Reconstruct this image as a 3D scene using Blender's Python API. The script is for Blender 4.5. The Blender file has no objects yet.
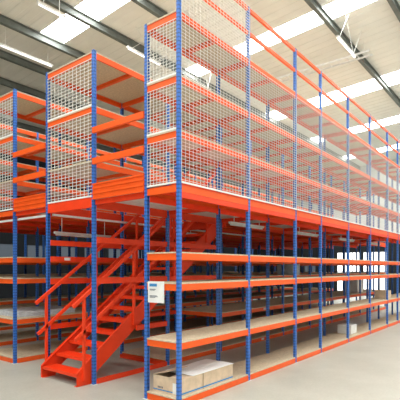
import bpy, math, random
random.seed(7)
S = bpy.context.scene
COL = S.collection

# ------------------------------------------------------------------ materials
def new_mat(name):
    m = bpy.data.materials.new(name); m.use_nodes = True
    nt = m.node_tree; b = nt.nodes['Principled BSDF']
    return m, nt, b
def N(nt, t, **kw):
    n = nt.nodes.new(t)
    for k, v in kw.items(): setattr(n, k, v)
    return n
def paint(name, rgb, rough=.45, metal=0, var=.08, scale=6, spec=.4, bump=0):
    m, nt, b = new_mat(name)
    tc = N(nt, 'ShaderNodeTexCoord'); no = N(nt, 'ShaderNodeTexNoise'); no.inputs['Scale'].default_value = scale
    no.inputs['Detail'].default_value = 4
    nt.links.new(tc.outputs['Object'], no.inputs['Vector'])
    rp = N(nt, 'ShaderNodeValToRGB')
    rp.color_ramp.elements[0].position = .3; rp.color_ramp.elements[1].position = .7
    rp.color_ramp.elements[0].color = tuple(c*(1-var) for c in rgb)+(1,)
    rp.color_ramp.elements[1].color = tuple(min(1, c*(1+var)) for c in rgb)+(1,)
    nt.links.new(no.outputs['Fac'], rp.inputs['Fac']); nt.links.new(rp.outputs['Color'], b.inputs['Base Color'])
    b.inputs['Roughness'].default_value = rough; b.inputs['Metallic'].default_value = metal
    b.inputs['Specular IOR Level'].default_value = spec
    if bump:
        bp = N(nt, 'ShaderNodeBump'); bp.inputs['Strength'].default_value = bump; bp.inputs['Distance'].default_value = .01
        nt.links.new(no.outputs['Fac'], bp.inputs['Height']); nt.links.new(bp.outputs['Normal'], b.inputs['Normal'])
    return m

ORANGE = paint('orange_beam_paint', (.92, .115, .014), .42, spec=.3, var=.05)
RED    = paint('red_orange_stair_paint', (.90, .058, .012), .45, spec=.3, var=.05)
GALV   = paint('galvanised_steel', (.72, .75, .74), .5, .0, .12, 20)
WIRE   = paint('bright_zinc_wire', (.86, .86, .82), .5, .0, .03)
BOARD  = paint('chipboard', (.62, .51, .36), .8, 0, .14, 30, .2)
WHITE  = paint('white_paint', (.82, .82, .8), .5)
PAPER  = paint('white_paper', (.93, .93, .92), .6, 0, .01)
DARK   = paint('dark_print', (.12, .14, .18), .7)
BLUEPR = paint('blue_print', (.05, .25, .55), .6)
CARD   = paint('brown_cardboard', (.68, .52, .37), .85, 0, .12, 9, .15)
PURLIN = paint('grey_green_steel', (.16, .18, .165), .55, .1, .15)
ROOFM  = paint('roof_sheet_paint', (.88, .88, .83), .6, 0, .03, 2, .2)
WALLM  = paint('shade_dark_wall', (.022, .025, .03), .7, 0, .1, 1.5, .2)  # near black: shade of the deep interior put into the wall colour
GREYP  = paint('grey_packed_goods', (.60, .63, .66), .7, 0, .15, 12)
PLASTER= paint('pale_wall', (.7, .72, .7), .7, 0, .05, 1)

def blue_mat():
    m, nt, b = new_mat('blue_perforated_post_paint')
    tc = N(nt, 'ShaderNodeTexCoord'); sp = N(nt, 'ShaderNodeSeparateXYZ')
    nt.links.new(tc.outputs['Object'], sp.inputs[0])
    def M(op, a, bv=None, c=None):
        n = N(nt, 'ShaderNodeMath', operation=op)
        for i, v in enumerate((a, bv, c)):
            if v is None: continue
            if isinstance(v, (int, float)): n.inputs[i].default_value = v
            else: nt.links.new(v, n.inputs[i])
        return n.outputs[0]
    z = M('PINGPONG', sp.outputs['Z'], .025)              # slot every 50 mm
    slot = M('LESS_THAN', z, .009)
    ax = M('ABSOLUTE', sp.outputs['X']); ay = M('ABSOLUTE', sp.outputs['Y'])
    k1 = M('COMPARE', ax, .013, .006); k2 = M('COMPARE', ay, .011, .006)
    side = M('MAXIMUM', k1, k2)
    hole = M('MULTIPLY', slot, side)
    mx = N(nt, 'ShaderNodeMix', data_type='RGBA')
    nt.links.new(hole, mx.inputs[0]); mx.inputs[6].default_value = (.035, .16, .56, 1); mx.inputs[7].default_value = (.008, .015, .05, 1)
    nt.links.new(mx.outputs[2], b.inputs['Base Color']); b.inputs['Roughness'].default_value = .4
    return m
BLUE = blue_mat()

def floor_mat():
    m, nt, b = new_mat('polished_concrete_floor')
    tc = N(nt, 'ShaderNodeTexCoord'); mp = N(nt, 'ShaderNodeMapping'); mp.inputs['Scale'].default_value = (1, 1, 1)
    nt.links.new(tc.outputs['Object'], mp.inputs[0])
    n1 = N(nt, 'ShaderNodeTexNoise'); n1.inputs['Scale'].default_value = .9; n1.inputs['Detail'].default_value = 8; n1.inputs['Roughness'].default_value = .65
    n2 = N(nt, 'ShaderNodeTexNoise'); n2.inputs['Scale'].default_value = 30; n2.inputs['Detail'].default_value = 3
    nt.links.new(mp.outputs[0], n1.inputs[0]); nt.links.new(mp.outputs[0], n2.inputs[0])
    r = N(nt, 'ShaderNodeValToRGB'); r.color_ramp.elements[0].position = .3; r.color_ramp.elements[1].position = .7
    r.color_ramp.elements[0].color = (.44, .44, .375, 1); r.color_ramp.elements[1].color = (.54, .54, .47, 1)
    nt.links.new(n1.outputs['Fac'], r.inputs[0])
    mx = N(nt, 'ShaderNodeMix', data_type='RGBA', blend_type='OVERLAY'); mx.inputs[0].default_value = .12
    nt.links.new(r.outputs[0], mx.inputs[6]); nt.links.new(n2.outputs['Fac'], mx.inputs[7])
    nt.links.new(mx.outputs[2], b.inputs['Base Color']); b.inputs['Roughness'].default_value = .42
    b.inputs['Specular IOR Level'].default_value = .35
    return m
FLOORM = floor_mat()

def emis(name, rgb, s):
    m, nt, b = new_mat(name)
    b.inputs['Base Color'].default_value = (.5, .5, .5, 1) if s > 1 else (.03, .035, .045, 1)
    b.inputs['Emission Color'].default_value = rgb+(1,); b.inputs['Emission Strength'].default_value = s
    return m
SKYL = emis('translucent_skylight_sheet', (1, 1, .98), 11)
TUBE = emis('lit_fluorescent_tube', (1, 1, .97), 1.5)
DAYGL = emis('bright_daylight_glazing', (.95, .98, 1), 1.6)
DIMGL = emis('dusty_glazing', (.55, .68, .8), .10)

# ------------------------------------------------------------------ mesh helpers
class MB:
    def __init__(s): s.v = []; s.f = []; s.mi = []
    def box(s, x0, x1, y0, y1, z0, z1, mi=0):
        i = len(s.v)
        s.v += [(x0,y0,z0),(x1,y0,z0),(x1,y1,z0),(x0,y1,z0),(x0,y0,z1),(x1,y0,z1),(x1,y1,z1),(x0,y1,z1)]
        for q in ((0,3,2,1),(4,5,6,7),(0,1,5,4),(1,2,6,5),(2,3,7,6),(3,0,4,7)):
            s.f.append(tuple(i+k for k in q)); s.mi.append(mi)
        return s
    def bar(s, a, b, w, h, mi=0, up=(0,0,1)):
        """rectangular bar from a to b, w sideways, h along 'up'"""
        import mathutils
        a = mathutils.Vector(a); b = mathutils.Vector(b); d = (b-a).normalized(); u = mathutils.Vector(up)
        sd = d.cross(u).normalized(); uu = sd.cross(d).normalized()
        i = len(s.v)
        for p in (a, b):
            for (p1, p2) in ((-1,-1),(1,-1),(1,1),(-1,1)):
                s.v.append(tuple(p+sd*w/2*p1+uu*h/2*p2))
        for q in ((0,3,2,1),(4,5,6,7),(0,1,5,4),(1,2,6,5),(2,3,7,6),(3,0,4,7)):
            s.f.append(tuple(i+k for k in q)); s.mi.append(mi)
        return s
    def tube(s, a, b, r, n=8, mi=0):
        import mathutils
        a = mathutils.Vector(a); b = mathutils.Vector(b); d = (b-a).normalized()
        u = d.orthogonal().normalized(); w = d.cross(u)
        i = len(s.v)
        for p in (a, b):
            for k in range(n):
                t = 2*math.pi*k/n; s.v.append(tuple(p+u*r*math.cos(t)+w*r*math.sin(t)))
        for k in range(n):
            s.f.append((i+k, i+(k+1)%n, i+n+(k+1)%n, i+n+k)); s.mi.append(mi)
        s.f.append(tuple(i+k for k in range(n))[::-1]); s.mi.append(mi)
        s.f.append(tuple(i+n+k for k in range(n))); s.mi.append(mi)
        return s
    def prism(s, pts, axis, c0, c1, mi=0):
        """closed polygon pts (2-D) extruded along axis 'y' (pts=x,z), 'z' (pts=x,y) or 'x' (pts=y,z)"""
        i = len(s.v); n = len(pts)
        for c in (c0, c1):
            for p in pts:
                s.v.append({'y': (p[0], c, p[1]), 'z': (p[0], p[1], c), 'x': (c, p[0], p[1])}[axis])
        for k in range(n):
            s.f.append((i+k, i+(k+1)%n, i+n+(k+1)%n, i+n+k)); s.mi.append(mi)
        s.f.append(tuple(i+k for k in range(n))[::-1]); s.mi.append(mi)
        s.f.append(tuple(i+n+k for k in range(n))); s.mi.append(mi)
        return s
    def mesh(s, name, *mats):
        m = bpy.data.meshes.new(name); m.from_pydata(s.v, [], s.f); m.update()
        for k in mats: m.materials.append(k)
        if len(mats) > 1:
            for p, k in zip(m.polygons, s.mi): p.material_index = k
        import bmesh
        b = bmesh.new(); b.from_mesh(m); bmesh.ops.recalc_face_normals(b, faces=b.faces); b.to_mesh(m); b.free()
        return m
def link(name, mesh, parent=None, loc=(0,0,0), rot=None):
    o = bpy.data.objects.new(name, mesh); COL.objects.link(o); o.location = loc
    if rot: o.rotation_euler = rot
    if parent: o.parent = parent
    return o
def tag(o, label, cat, group=None):
    o['label'] = label; o['category'] = cat
    if group: o['group'] = group
    return o
def thing(name, label, cat, loc=(0,0,0), group=None, rot=None):
    o = link(name, None, None, loc, rot); return tag(o, label, cat, group)
def struct(name, mesh, loc=(0,0,0)):
    o = link(name, mesh, None, loc); o['kind'] = 'structure'; return o
_cache = {}
def cached(key, fn):
    if key not in _cache: _cache[key] = fn()
    return _cache[key]
def bevel(o, w=.004, seg=2):
    md = o.modifiers.new('bevel', 'BEVEL'); md.width = w; md.segments = seg; md.limit_method = 'ANGLE'
    return o

# ------------------------------------------------------------------ plan (x runs along the racking, y across it)
U = [0, 1.626, 3.252, 4.42, 6.02, 7.67, 9.30, 10.45, 12.07, 13.70, 15.32]
LV = dict(L0=.107, L1=.819, L2=1.5645, L3=1.955, L4=2.82, L5=3.50, L5b=3.37, L6=4.19, L7=5.0, L8=5.42, L9=5.79)
PW, PD = .055, .045                     # post size
BH = .085                               # beam height
DK = .018                               # board thickness

def post_mesh(h):
    def f():
        m = MB(); w, d, t = PW/2, PD/2, .004
        # lipped channel, open towards the rack
        pts = [(-w,-d),(w,-d),(w,d),(w-.016,d),(w-.016,d-t),(w-t,d-t),(w-t,-d+t),(-w+t,-d+t),(-w+t,d-t),(-w+.016,d-t),(-w+.016,d),(-w,d)]
        # built as four strips so every face stays convex
        m.box(-w, w, -d, -d+t, 0.006, h); m.box(-w, -w+t, -d+t, d, 0.006, h); m.box(w-t, w, -d+t, d, 0.006, h)
        m.box(-w+t, -w+.018, d-t, d, 0.006, h); m.box(w-.018, w-t, d-t, d, 0.006, h)
        return m.mesh('upright', BLUE)
    return cached(('post', round(h, 3)), f)
FOOT = MB().box(-.045, .045, -.04, .04, 0, .006).mesh('foot_plate', GALV)
def ubeam(w, mat, h=BH):                # channel beam along x between two posts, rolled lip on top
    def f():
        m = MB(); a, b = PW/2, w-PW/2
        m.box(a, b, -.018, -.012, -h, 0); m.box(a, b, -.012, .018, -.006, 0); m.box(a, b, -.012, .010, -h, -h+.006)
        m.box(a, a+.004, -.024, .018, -h-.02, -.0); m.box(b-.004, b, -.024, .018, -h-.02, -.0)
        return m.mesh('shelf_beam', mat)
    return cached(('ub', round(w, 3), mat.name, h), f)
def vbeam(d, mat, h=BH):                # beam along y between front and back post
    def f():
        m = MB(); a, b = PD/2, d-PD/2
        m.box(-.018, -.012, a, b, -h, 0); m.box(-.012, .018, a, b, -.006, 0); m.box(-.012, .010, a, b, -h, -h+.006)
        return m.mesh('end_beam', mat)
    return cached(('vb', round(d, 3), mat.name, h), f)
def supp(d):
    def f():
        m = MB(); m.box(-.03, .03, .02, d-.02, -.05, -.044); m.box(-.03, -.025, .02, d-.02, -.044, 0); m.box(.025, .03, .02, d-.02, -.044, 0)
        return m.mesh('support_bar', ORANGE)
    return cached(('sb', round(d, 3)), f)
def board(w, d, mat=None):
    mat = mat or BOARD
    def f():
        m = MB(); a = PW/2+.002
        m.box(a, w-a, -.020, d+.020, 0, DK); m.box(-a+.002, a, PD/2+.002, d-PD/2-.002, 0, DK); 
        return m.mesh('shelf_board', mat)
    return cached(('bd', round(w, 3), round(d, 3), mat.name), f)
def steel_deck(w, d):                   # folded red steel floor trays seen from below
    def f():
        m = MB(); a = PW/2+.002; n = max(2, round(d/.19)); s = (d)/n
        m.box(a, w-a, -.02, d+.02, 0, .02)
        for k in range(n): m.box(a, w-a, .02+k*s, .02+k*s+s*.8, -.03, 0)
        return m.mesh('floor_tray', RED)
    return cached(('sd', round(w, 3), round(d, 3)), f)
def wire_panel(w, h, sx=.060, sz=.042, t=.0045):
    """welded wire panel in the local xz plane, origin bottom left"""
    def f():
        m = MB(); nx = round(w/sx); nz = round(h/sz)
        for i in range(nx+1): x = w*i/nx; m.box(x-t/2, x+t/2, -t/2, t/2, 0, h)
        for k in range(nz+1): z = h*k/nz; m.box(0, w, -t*1.5, -t/2, z-t/2, z+t/2)
        m.box(0, w, -.010, .004, 0, .022)
        return m.mesh('wire_mesh_panel', WIRE)
    return cached(('wp', round(w, 3), round(h, 3), sx, sz), f)

def bay(u0, w, v0, d, label, levels, top, front_top=None, last=False, group=None, bare=(), skip_beam=(), first=False,
        mesh_front=None, mesh_end=None, rails=()):
    group = {VA: 'shelving bays of the front run', VB: 'shelving bays of the staircase run', VC: 'shelving bays of the left run', VD: 'shelving bays of the fourth run', VE: 'shelving bays of the rearmost run'}[v0]
    t = thing('shelving_bay', label, 'shelving', (u0, v0, 0), group)
    ft = front_top or top
    xs = [0] + ([w] if last else [])
    for x in xs:
        for (y, hh) in ((0, ft), (d, top)):
            p = link('upright', post_mesh(hh), t, (x, y, 0), (0, 0, 0 if y == 0 else math.pi))
            link('foot_plate', FOOT, p)
    for nm in levels:
        z = LV[nm]-DK if nm not in ('L4',) else LV[nm]-.02
        bh = BH
        if nm == 'L4': bh = .15
        if nm in skip_beam: continue
        isbare = nm in bare
        if isbare: 
            s = link('side_beam', ubeam(w, RED, BH), t, (0, 0, z)); link('side_beam', ubeam(w, RED, BH), t, (0, d, z), None)
            continue
        if nm == 'L4':
            s = link('floor_tray', steel_deck(w, d), t, (0, 0, z)); s['label'] = 'red steel floor tray of the upper storey'
        else:
            s = link('shelf_board', board(w, d), t, (0, 0, z))
        mat = ORANGE
        if nm == 'L4':
            for yy in (0, d): link('lower_beam', ubeam(w, RED, .07), s, (0, yy, -.088))  # redder paint here carries the shade below the orange floor beam
            bh = BH
        link('shelf_beam', ubeam(w, mat, bh), s, (0, 0, 0)); link('shelf_beam', ubeam(w, mat, bh), s, (w, d, 0), (0, 0, math.pi))
        if not (mesh_end and nm == 'L5b'): link('end_beam', vbeam(d, mat, bh), s, (0, 0, 0))
        if last: link('end_beam', vbeam(d, mat, bh), s, (w, 0, 0))
        if nm in ('L5', 'L5b', 'L6', 'L7') or nm == 'L1':
            link('support_bar', supp(d), s, (w/2, 0, 0))
    for nm in rails:
        link('guard_rail', cached(('gr', round(w, 3)), lambda: MB().box(PW/2, w-PW/2, -.022, .012, -.055, 0).mesh('guard_rail', ORANGE)), t, (0, 0, LV[nm]))
    if mesh_front:
        a, b = mesh_front
        link('wire_mesh_panel', wire_panel(w-PW*.4, b-a, .076, .043, .0042), t, (PW*.2, -PD/2-.012, a))
    if mesh_end:
        a, b = mesh_end
        zs = [z for z in (LV[n] for n in levels) if a+.1 < z <= b+.01 and z != LV['L5b']]
        lo = a
        for z in zs:
            hi = z-DK-BH-.004
            link('wire_mesh_panel', wire_panel(d-PD, hi-lo, *((.06, .042, .005) if d < 1 else (.098, .052, .0068))), t, (-.016, d-PD/2, lo+.003), (0, 0, -math.pi/2)); lo = z+.002
    return t

ORD = ['first', 'second', 'third', 'fourth', 'fifth', 'sixth', 'seventh', 'eighth', 'ninth', 'tenth', 'eleventh']
VA, VB, VC, VD, VE = 0.0, 1.693, 3.984, 5.95, 8.3
DA, DB, DC = .57, 1.22, 1.04
# front run ------------------------------------------------------------------
nA = 9
for i in range(nA):
    w = U[i+1]-U[i]
    lab = ('blue and orange two-storey shelving bay at the near corner, brown boxes on its bottom shelf' if i == 0 else
           'narrow shelving bay, third from the near corner in the front wire-meshed run' if i == 2 else
           'mesh-fronted shelving bay, %s from the near corner along the front run' % ORD[i])
    bay(U[i], w, VA, DA, lab, ('L0','L1','L2','L3','L4','L5','L6','L7'), LV['L7']+.01, LV['L9']+.01, last=(i == nA-1),
        rails=('L8','L9'), mesh_front=(LV['L4'], LV['L9'] if i == 0 else LV['L7']-DK-BH), mesh_end=(LV['L4'], LV['L7']) if i == 0 else None)
# second run, over and beyond the stair ---------------------------------------
nB = 10
for i in range(nB):
    w = U[i+1]-U[i]
    if i == 0:
        bay(U[i], w, VB, DB, 'tall open shelving bay bridging above the foot of the red staircase, mesh on its end', ('L5b','L6','L7'), LV['L7']+.02, mesh_end=(LV['L4'], LV['L7']))
    elif i == 1:
        bay(U[i], w, VB, DB, 'second shelving bay of the staircase run, standing over the upper stair flight', ('L0','L5b','L6','L7'), LV['L7']+.02)
    else:
        bay(U[i], w, VB, DB, 'shelving bay behind the front aisle, %s in line with the red staircase' % ORD[i], 
            ('L0','L1','L2','L3','L4','L5b','L6','L7') if i > 2 else ('L0','L1','L5b','L6','L7'), LV['L7']+.02, last=(i == nB-1))
# third run at the left --------------------------------------------------------
nC = 10
for i in range(nC):
    w = U[i+1]-U[i]
    bay(U[i], w, VC, DC, 'leftmost tall shelving bay with wire mesh on its end, left of the stair' if i == 0 else
        'shelving bay of the left run, %s from its mesh-covered end' % ORD[i],
        ('L0','L1','L2','L3','L4','L5b','L6','L7'), LV['L7']+.02, last=(i == nC-1), mesh_end=(LV['L4'], LV['L7']) if i == 0 else None)
nD = 10
for i in range(nD):
    w = U[i+1]-U[i]
    bay(U[i], w, VE, DC, 'shelving bay in the rearmost run by the dim windows, %s from the left' % ORD[i],
        ('L0','L1','L2','L3'), LV['L4'], last=(i == nD-1))
    bay(U[i], w, VD, DC, 'shelving bay deep in the shade of the fourth run back, %s from the left' % ORD[i],
        ('L0','L1','L2','L3','L4','L5b','L6','L7'), LV['L7']+.02, last=(i == nD-1))

# beams flanking the stair and the stair opening --------------------------------
def rail_thing(name, label, cat, x0, x1, y, z, h, mat=RED, group=None, t=.03):
    if name != 'ground_beam': group = 'red beams beside the staircase' if name == 'tie_beam' else 'edge beams of the stair opening'
    return tag(link(name, MB().box(0, x1-x0, -t/2, t/2, -h, 0).mesh(name, mat), None, (x0, y, z)), label, cat, group)
p2 = PW/2+.001
XX = [(p2, U[1]-p2), (U[1]+p2, U[2]-p2)]
for k, (a, b) in enumerate(XX):
    wh = ('lower flight', 'upper flight')[k]
    rail_thing('opening_beam', 'deep red floor edge beam on the near side of the stair opening, %s' % wh, 'beam', a, b, VB, 2.80, .15)
    rail_thing('opening_beam', 'deep red floor edge beam on the far side of the stair opening, %s' % wh, 'beam', a, b, VB+DB, 2.80, .18)
    rail_thing('tie_beam', 'red horizontal beam at chest height on the near side of the %s' % wh, 'beam', a, b, VB, 2.22, .09)
    rail_thing('tie_beam', 'red horizontal beam at eye height on the near side of the %s' % wh, 'beam', a, b, VB, 1.60, .09)
    rail_thing('tie_beam', 'red top tie beam on the far side of the %s' % wh, 'beam', a, b, VB+DB, 2.22, .09)
    rail_thing('tie_beam', 'red middle tie beam on the far side of the %s' % wh, 'beam', a, b, VB+DB, 1.945, .085)
    rail_thing('tie_beam', 'red tie beam at eye height on the far side of the %s' % wh, 'beam', a, b, VB+DB, 1.56, .085)
    rail_thing('tie_beam', 'red low tie beam on the far side of the %s' % wh, 'beam', a, b, VB+DB, .80, .085)
rail_thing('ground_beam', 'red floor-level beam running back from the post beside the stair foot', 'beam', p2, U[1]-p2, VB, .075, .075)
rail_thing('tie_beam', 'short low red beam joining the staircase side to the post behind it', 'beam', .86, U[1]-p2, VB, .80, .085)
o = tag(link('ground_beam', MB().box(-.015, .015, PD/2, DB-PD/2, 0, .07).mesh('ground_beam', RED), None, (U[1]-.06, VB, 0)), 'red floor-level cross beam behind the staircase', 'beam')
o = tag(link('end_rail', MB().box(-.02, .02, PD/2+.001, DB-PD/2-.001, -.15, 0).mesh('end_rail', RED), None, (0, VB, 2.815)), 'deep red beam below the mesh end above the stair foot', 'beam')

# mezzanine walkways -----------------------------------------------------------
def walkway(v0, v1, label, x1, x0=0.0):
    t = thing('walkway_deck', label, 'walkway', (x0, v0, 0), 'upper walkway floors')
    n = round((v1-v0)/.26); s = (v1-v0)/n; m = MB()
    for k in range(n): m.box(0, x1-x0, k*s+.004, (k+1)*s-.004, 2.775, 2.80)
    m.box(0, x1-x0, 0, v1-v0, 2.80, 2.815)
    link('deck_plank', m.mesh('deck_plank', GALV), t)
    for x in U:
        if x0 <= x <= x1:
            for dx in (0,):
                if x+dx < x1-.05: link('joist', cached(('jo', round(v1-v0, 3)), lambda: MB().box(.0, .05, 0, v1-v0, 2.70, 2.775).mesh('joist', RED)), t, (x-x0+dx, 0, 0))
    return t
walkway(DA+.03, VB-.03, 'grey upper walkway floor between the front run and the staircase run', U[nA])
walkway(VB+DB+.03, VC-.03, 'grey upper walkway floor between the staircase run and the left run', U[nB])
walkway(VC+DC+.03, VD-.03, 'grey upper walkway floor behind the left run', U[nD])
tl = thing('landing_deck', 'red steel landing where the staircase reaches the upper floor', 'walkway', (3.46, VB, 0))
m = MB(); m.box(0, U[3]-3.46-.03, .03, DB-.03, 2.78, 2.80)
for k in range(6): m.box(0, U[3]-3.46-.03, .05+k*.19, .2+k*.19, 2.75, 2.78)
link('floor_tray', m.mesh('floor_tray', RED), tl)
link('joist', MB().box(0, .05, .03, DB-.03, 2.62, 2.75).mesh('joist', RED), tl)

def guard(v0, v1, label):
    t = thing('guardrail', label, 'guardrail', (-.035, v0, 0), 'orange guardrails at the walkway ends')
    L = v1-v0
    link('top_rail', MB().box(-.02, .02, 0, L, 3.76, 3.845).mesh('top_rail', ORANGE), t)
    link('middle_rail', MB().box(-.02, .02, 0, L, 3.295, 3.385).mesh('middle_rail', ORANGE), t)
    m = MB(); m.box(-.006, .006, 0, L, 2.77, 3.0)
    for z in (2.77, 2.85, 2.925, 2.985): m.box(-.02, -.006, 0, L, z, z+.02)
    link('kick_plate', m.mesh('kick_plate', ORANGE), t)
guard(DA+.02, VB-.02, 'orange double guardrail and ribbed kick plate closing the walkway right of the stair')
guard(VB+DB+.02, VC-.02, 'orange double guardrail and ribbed kick plate closing the walkway at far left')

tag(link('cable_trunking', MB().box(0, 6.0, -.018, .018, 2.625, 2.66).mesh('cable_trunking', WHITE), None, (.05, VB+DB-.06, 0)), 'long thin white cable trunking under the far edge of the stair opening', 'trunking')
tag(link('cable_trunking', MB().box(-.018, .018, 0, 5.6, 2.625, 2.66).mesh('cable_trunking', WHITE), None, (.06, VB+DB+.03, 0)), 'thin white cable trunking under the upper floor edge at far left', 'trunking')

# staircase -------------------------------------------------------------------
RI, GO = .1762, .243
x0s, vR, vL = -.235, 1.768, 2.71
st = thing('staircase', 'red steel open-tread staircase rising to the upper floor under the racking', 'staircase', (x0s, (vR+vL)/2, 0))
def nose(x): return RI + (RI/GO)*(x)           # local x from the foot
sl = RI/GO
top_x = 15*GO
def stringer(y):
    m = MB()
    zt = lambda x: nose(x)+.05; zb = lambda x: nose(x)-.26
    xe = top_x+.05
    pts = [(-.02, 0), (-.02, nose(-.02)+.03), (top_x-.10, zt(top_x-.10)), (xe, 2.80), (xe, 2.40), (.26/sl*.9, zb(.26/sl*.9)), (.24, 0)]
    # convex pieces
    def piece(p): m.prism(p, 'y', y-.006, y+.006)
    xb = .24; xs = [(-.02), xb, .45]
    piece([(-.02, 0), (xb, 0), (xb, zt(xb)), (-.02, nose(-.02)+.03)])
    piece([(xb, 0), (.36, max(0, zb(.36))), (.36, zt(.36)), (xb, zt(xb))])
    piece([(.36, zb(.36)), (top_x-.15, zb(top_x-.15)), (top_x-.15, zt(top_x-.15)), (.36, zt(.36))])
    piece([(top_x-.15, zb(top_x-.15)), (xe, zb(xe)+.05), (xe, 2.80), (top_x-.15, 2.80)])
    # flange lips
    s = 1 if y > 0 else -1
    m.bar((-.02, y-s*.02, nose(-.02)+.03), (top_x-.15, y-s*.02, zt(top_x-.15)), .04, .006)
    m.bar((.3, y-s*.02, zb(.3)), (top_x-.15, y-s*.02, zb(top_x-.15)), .04, .006)
    return m.mesh('stringer', RED)
hw = (vL-vR)/2
for s in (-1, 1): link('stringer', stringer(s*hw), st)
tm = MB(); tm.box(0, .26, -hw+.008, hw-.008, -.012, 0); tm.box(0, .008, -hw+.008, hw-.008, -.045, -.012); tm.box(.252, .26, -hw+.008, hw-.008, -.04, -.012)
for k in range(9): tm.box(.025+k*.024, .033+k*.024, -hw+.03, hw-.03, 0, .004)
tm = tm.mesh('tread', RED)
for k in range(15): link('tread', tm, st, (k*GO, 0, RI*(k+1)))
link('base_plate', MB().box(-.02, .20, -hw, -hw+.06, 0, .008).box(-.02, .20, hw-.06, hw, 0, .008).mesh('base_plate', RED), st)
for s in (-1, 1):
    y = s*(hw+.006)
    yy = s*(hw+.024)
    for x in (.09, 1.09, 2.09, 3.09):
        link('baluster', MB().box(x-.019, x+.019, min(yy-.018, yy+.018), max(yy-.018, yy+.018), nose(x)-.16, nose(x)+1.05).mesh('baluster', RED), st)
    for nm, hh, dx in (('handrail', 1.08, -.10), ('knee_rail', .56, -.06)):
        m = MB(); m.bar((dx, yy, nose(dx)+hh), (top_x+.1, yy, nose(top_x+.1)+hh), .036, .05)
        m2 = m.mesh(nm, RED); link(nm, m2, st)

# cardboard boxes on the bottom shelf ------------------------------------------
zb = LV['L0']
def carton(x0, y0, lx, ly, lz, label, openf=True):
    t = thing('cardboard_box', label, 'box', (x0, y0, zb), 'brown boxes on the corner shelf')
    m = MB(); q = .006
    m.box(0, lx, 0, q, 0, lz); m.box(0, lx, ly-q, ly, 0, lz); m.box(0, q, q, ly-q, 0, lz); m.box(lx-q, lx, q, ly-q, 0, lz); m.box(q, lx-q, q, ly-q, 0, q)
    link('carton_wall', m.mesh('carton_wall', CARD), t)
    f1 = MB().box(0, lx, 0, ly*.5-.004, 0, .004).mesh('flap', CARD)
    link('flap', f1, t, (0, .0, lz), (math.radians(-3), 0, 0) if openf else None)
    f2 = MB().box(0, lx, -ly*.5+.004, 0, 0, .004).mesh('flap', CARD)
    link('flap', f2, t, (0, ly, lz), (math.radians(-14), 0, 0) if openf else None)
    m = MB(); m.box(.0, lx, -.0015, 0, .02, .04); link('printed_stripe', m.mesh('printed_stripe', BLUEPR), t)
    m = MB(); m.box(-.0015, 0, .0, ly, .02, .035); link('printed_stripe', m.mesh('printed_stripe', BLUEPR), t)
    return t
c1 = carton(.07, .02, .44, .50, .215, 'open brown cardboard box nearest the corner post, white label on its end')
link('address_label', MB().box(-.002, 0, .03, .15, .01, .15).mesh('address_label', WHITE), c1)
m = MB()
for k in range(4): m.box(-.002, -.0008, .40-k*.025, .415-k*.025, .05, .075)
link('printed_mark', m.mesh('printed_mark', DARK), c1)
c2 = carton(.53, .02, .70, .50, .215, 'brown cardboard box with white sheet on top, on the bottom corner shelf', False)
ws = MB(); 
n = 12
for i in range(n+1):
    for j in range(n+1):
        x = -.24+i*.95/n; y = -.012+j*.50/n
        ws.v.append((x, y, .227+.006*math.sin(x*7+j*.6)*math.sin(y*9)))
for i in range(n):
    for j in range(n):
        a = i*(n+1)+j; ws.f.append((a, a+n+1, a+n+2, a+1)); ws.mi.append(0)
o = link('white_sheet', ws.mesh('white_sheet', PAPER), None, (.53, .02, zb)); tag(o, 'white packing sheet lying over the brown box on the corner shelf', 'sheet')
o.modifiers.new('s', 'SOLIDIFY').thickness = .004

# notice -----------------------------------------------------------------------
t = thing('paper_notice', 'white paper notice hanging from the end beam beside the near corner', 'notice', (-.03, .235, 1.575))
link('sheet', MB().box(-.002, 0, -.01, .285, -.28, 0).mesh('sheet', WHITE), t)
m = MB(); m.box(-.0035, -.002, .12, .255, -.068, -.03); link('logo', m.mesh('logo', BLUEPR), t)
for (a, b, z) in ((.14, .25, -.10), (.16, .25, -.112), (.12, .25, -.185), (.10, .25, -.197), (.15, .25, -.209)):
    link('text_line', MB().box(-.0035, -.002, a, b, z-.007, z).mesh('text_line', DARK), t)

# stored goods -------------------------------------------------------------------
def stack(x, y, z, lx, ly, n, hz, label, mat, name='packed_sheet', grp='flat packs'):
    for k in range(n):
        o = link(name, cached(('st', lx, ly, hz, mat.name), lambda: MB().box(0, lx, 0, ly, 0, hz-.004).mesh(name, mat)), None, (x+(k%2)*.02, y+.01*(k%3), z+k*hz))
        tag(o, label % ('lowest' if k == 0 else 'topmost' if k == n-1 else 'middle'), 'flat pack', grp)
stack(.15, VC+.15, LV['L1'], 1.25, .9, 2, .05, 'long grey flat pack on the left rack shelf, %s of its pile', GREYP, grp='grey flat packs on the left rack')
for (x, y, z, lx, ly, lz, mt, lab) in (
    (6.6, .12, LV['L0'], .4, .35, .22, WHITE, 'white carton on the bottom shelf far along the front run'),
    (9.6, .1, LV['L1'], .5, .35, .24, CARD, 'small brown carton on the low shelf near the far end of the front run'),
    (7.0, VB+.2, LV['L2'], .45, .5, .3, GREYP, 'grey storage box on the middle shelf of the staircase run'),
    (12.4, VB+.2, LV['L1'], .6, .5, .5, WHITE, 'white wrapped box near the bright windows')):
    o = tag(link('storage_box', MB().box(0, lx, 0, ly, 0, lz).mesh('storage_box', mt), None, (x, y, z)), lab, 'box', 'boxes stored along the racks'); bevel(o, .008)

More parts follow.
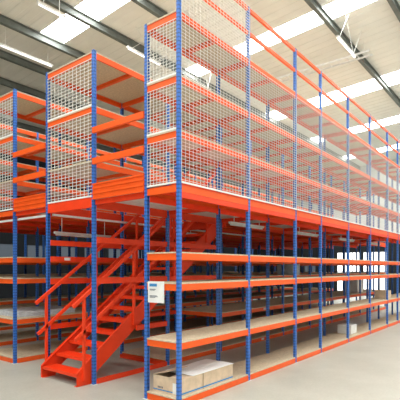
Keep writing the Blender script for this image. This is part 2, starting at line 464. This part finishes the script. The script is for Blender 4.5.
def shelf_label(x, y, z, lab):
    o = link('shelf_label', MB().box(0, .12, -.003, 0, -.05, 0).mesh('shelf_label', WHITE), None, (x, y-.022, z)); tag(o, lab, 'label', 'white shelf labels')
shelf_label(5.0, VB, LV['L1']-.03, 'small white label on the low red beam behind the corner bay')
shelf_label(4.9, VB, LV['L0']-.03, 'small white label on the bottom red beam behind the corner bay')
shelf_label(.30, VB+DB, 1.93, 'small white label on the tie beam left of the stair')

# lamps under the upper floor -------------------------------------------------------
def batten(x, y, z, L, label, lit=False, drop=0, grp=None, lean=0):
    grp = 'lit lamps hanging from the roof' if lit else 'unlit lamps under the upper floor'
    t = thing('fluorescent_lamp', label, 'light', (x, y, z), grp)
    m = MB(); m.prism([(-.035, .04), (-.025, 0), (.025, 0), (.035, .04)], 'x', 0, L); link('lamp_body', m.mesh('lamp_body', WHITE), t)
    m = MB(); m.tube((.03, 0, -.016), (L-.03, 0, -.016), .016, 10); link('tube', m.mesh('tube', TUBE if lit else WHITE), t)
    if drop:
        ends = [(.15, .15+lean), (L-.15, L-.15+lean)] + ([(L-.15, L-.15-lean)] if lean else [])
        for (xa, xb) in ends:
            link('suspension_wire', MB().tube((xa, 0, .04), (xb, 0, drop), .008, 5).mesh('suspension_wire', WIRE), t)
for i, x in enumerate((2.73, 5.6, 8.4, 11.2)):
    batten(x, 1.1, 2.60, 1.25, 'unlit white batten lamp under the walkway behind the front run, %s from the near end' % ORD[i], grp=None, drop=.08+.1)
batten(.45, VB+DB+.5, 2.38, 1.3, 'unlit white batten lamp hanging low left of the stair opening', drop=.42)
batten(4.2, VB+DB+.5, 2.6, 1.25, 'unlit white batten lamp under the walkway left of the staircase run', drop=.18)

# ------------------------------------------------------------------ building shell
X0, X1, Y0, Y1 = -14, 24, -12, 14
def rz(v): return 8.6-.062*v
struct('floor', MB().box(X0-.2, X1+.2, Y0-.2, Y1+.2, -.2, 0).mesh('floor', FLOORM))
SKY = [(-11, -10.2), (-6.4, -5.6), (-1.9, -1.15), (2.42, 3.16), (6.7, 7.4), (11.9, 12.95), (16.4, 17.3), (20.9, 21.7)]
VSK = 7.1
def roof_strip(xa, xb, ya, yb, mat, name, dz=0):
    m = MB(); p = .33; n = max(1, round((xb-xa)/p)); s = (xb-xa)/n
    prof = []
    for k in range(n):
        x = xa+k*s; prof += [(x, 0), (x+s*.55, 0), (x+s*.65, .014), (x+s*.9, .014)]
    prof.append((xb, 0))
    for (y) in (ya, yb):
        for (x, z) in prof: m.v.append((x, y, rz(y)+z+dz))
    q = len(prof)
    for k in range(q-1): m.f.append((k, k+1, q+k+1, q+k)); m.mi.append(0)
    o = m.mesh(name, mat); return o
xs = [X0]
for a, b in SKY: xs += [a, b]
xs.append(X1)
allv = MB()
pieces = []
for k in range(0, len(xs), 2):
    pieces.append((xs[k], xs[k+1], Y0, Y1))
for a, b in SKY: pieces.append((a, b, VSK, Y1))
for (xa, xb, ya, yb) in pieces:
    me = roof_strip(xa, xb, ya, yb, ROOFM, 'ceiling')
    i = len(allv.v); allv.v += [tuple(v.co) for v in me.vertices]
    for p in me.polygons: allv.f.append(tuple(i+q for q in p.vertices)); allv.mi.append(0)
    bpy.data.meshes.remove(me)
struct('ceiling', allv.mesh('ceiling', ROOFM))
for k, (a, b) in enumerate(SKY):
    struct('window_%d' % (k+1), roof_strip(a, b, Y0, VSK, SKYL, 'skylight', .0))
k = 0
v = -11.45
while v < Y1:
    z = rz(v)-.02; m = MB()
    hh, ww = (.05, .02) if 2 < v < 3 else (.18, .055)
    if 2 < v < 3: v += 1.55; continue
    m.box(X0, X1, v-ww, v+ww, z-.02, z); m.box(X0, X1, v-.008, v+.008, z-hh, z-.02); m.box(X0, X1, v-ww, v+ww, z-hh-.02, z-hh)
    k += 1; struct('trim_%d' % k, m.mesh('roof_beam', PURLIN)); v += 1.55
# end wall with glazing
def wall_with_openings(name, axis, c, a0, a1, z1a, z1b, ops, mat, th=.2, lower=0):
    """axis 'x': wall in plane x=c spanning y; ops = (a,b,z0,z1)"""
    m = MB(); cuts = sorted(ops)
    def seg(a, b, za, zb):
        if b-a < 1e-4: return
        if lower and za < lower < zb:
            seg(a, b, za, lower); seg(a, b, lower, zb); return
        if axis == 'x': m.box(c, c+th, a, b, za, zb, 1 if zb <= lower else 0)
        else: m.box(a, b, c, c+th, za, zb)
    p = a0
    for (a, b, za, zb) in cuts:
        seg(p, a, 0, z1a); seg(a, b, 0, za); seg(a, b, zb, z1a); p = b
    seg(p, a1, 0, z1a)
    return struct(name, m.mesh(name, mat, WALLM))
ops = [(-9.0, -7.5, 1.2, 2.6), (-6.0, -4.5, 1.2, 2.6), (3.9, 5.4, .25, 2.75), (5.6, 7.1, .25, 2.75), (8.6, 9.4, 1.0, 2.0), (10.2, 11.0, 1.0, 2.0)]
wall_with_openings('wall_end', 'x', X1, Y0, Y1, 9.4, 0, ops, PLASTER, lower=3.6)  # lower part painted dark to carry the shade behind the racks
for k, (a, b, za, zb) in enumerate(ops):
    m = MB(); m.box(X1+.08, X1+.1, a, b, za, zb); o = struct('window_%d' % (k+9), m.mesh('glazing', DAYGL if zb > 2 else DIMGL))
    f = MB()
    for q in range(4): y = a+(b-a)*q/3; f.box(X1+.03, X1+.08, max(a, y-.015), min(b, y+.015), za, zb)
    f.box(X1+.03, X1+.08, a, b, (za+zb)/2-.025, (za+zb)/2+.025)
    link('window_frame', f.mesh('window_frame', PURLIN), o)
ops = [(-6+k*1.5, -6+k*1.5+1.0, 2.1, 2.75) for k in range(19)]
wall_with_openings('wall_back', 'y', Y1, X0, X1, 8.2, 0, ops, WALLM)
for k, (a, b, za, zb) in enumerate(ops):
    m = MB(); m.box(a, b, Y1+.08, Y1+.1, za, zb); o = struct('window_%d' % (k+15), m.mesh('glazing', DIMGL))

wall_with_openings('wall_left', 'x', X0-.2, Y0, Y1, 9.4, 0, [], PLASTER)
wall_with_openings('wall_front', 'y', Y0-.2, X0, X1, 9.3, 0, [], PLASTER)
# ------------------------------------------------------------------ lamps at the roof
def roof_lamp(x, y, L, label, lean=.0):
    batten(x, y, rz(y)-.24-.62, L, label, True, .60+.24-.2, None, lean)
for (x, y, L, lean, lab) in (
    (1.14, 5.13, .7, 0, 'short lit fluorescent lamp hanging at the upper left under the roof'),
    (1.5, 7.52, 1.55, 0, 'lit fluorescent lamp hanging above the leftmost mesh cage'),
    (3.67, 5.02, 1.25, .8, 'lit fluorescent lamp on slanted wires above the gap beside the corner cage'),
    (5.9, 5.0, 1.4, .2, 'lit fluorescent lamp seen through the corner mesh cage'),
    (6.6, .48, 1.35, .7, 'lit fluorescent lamp on slanted wires above the right end of the front run')):
    z = 7.58
    batten(x, y, z, L, lab, True, rz(y)-z-.02, None, lean)
t = thing('cable_tray', 'white ladder-like cable tray hung across under the roof at upper right', 'cable tray', (8.95, .4, 8.12))
link('tray_rail', MB().box(-.012, .012, 0, 3.4, 0, .05).mesh('tray_rail', WHITE), t)
link('tray_rail', MB().box(-.012, .012, 0, 3.4, 0, .05).mesh('tray_rail', WHITE), t, (.32, 0, 0))
rg = MB().box(.012, .308, -.01, .01, .01, .03).mesh('rung', WHITE)
for k in range(12): link('rung', rg, t, (0, .1+k*.29, 0))
for y in (.2, 3.2): link('suspension_wire', MB().tube((.16, y, .03), (.16, y, rz(y+.4)-8.13), .006, 5).mesh('suspension_wire', WIRE), t)

# ------------------------------------------------------------------ light and camera
w = bpy.data.worlds.new('World'); S.world = w; w.use_nodes = True
bg = w.node_tree.nodes['Background']; bg.inputs[0].default_value = (.97, .99, 1, 1); bg.inputs[1].default_value = 1.1
def area(name, loc, rot, sx, sy, e, col=(1, 1, 1)):
    l = bpy.data.lights.new(name, 'AREA'); l.shape = 'RECTANGLE'; l.size = sx; l.size_y = sy; l.energy = e; l.color = col
    o = bpy.data.objects.new(name, l); COL.objects.link(o); o.location = loc; o.rotation_euler = rot; return o

cam = bpy.data.cameras.new('camera'); co = bpy.data.objects.new('camera', cam); COL.objects.link(co)
co.location = (-4.108, -3.591, 1.75)
co.rotation_euler = (math.radians(90), 0, math.atan2(-.784, .621))
cam.sensor_width = 36; cam.lens = 36*432.8/400; cam.shift_y = .17; cam.clip_end = 200
S.camera = co
S.view_settings.view_transform = 'Standard'; S.view_settings.look = 'None'; S.view_settings.exposure = .46; S.view_settings.gamma = 1
S.view_settings.use_curve_mapping = False
S.cycles.use_denoising = True
S.cycles.diffuse_bounces = 3
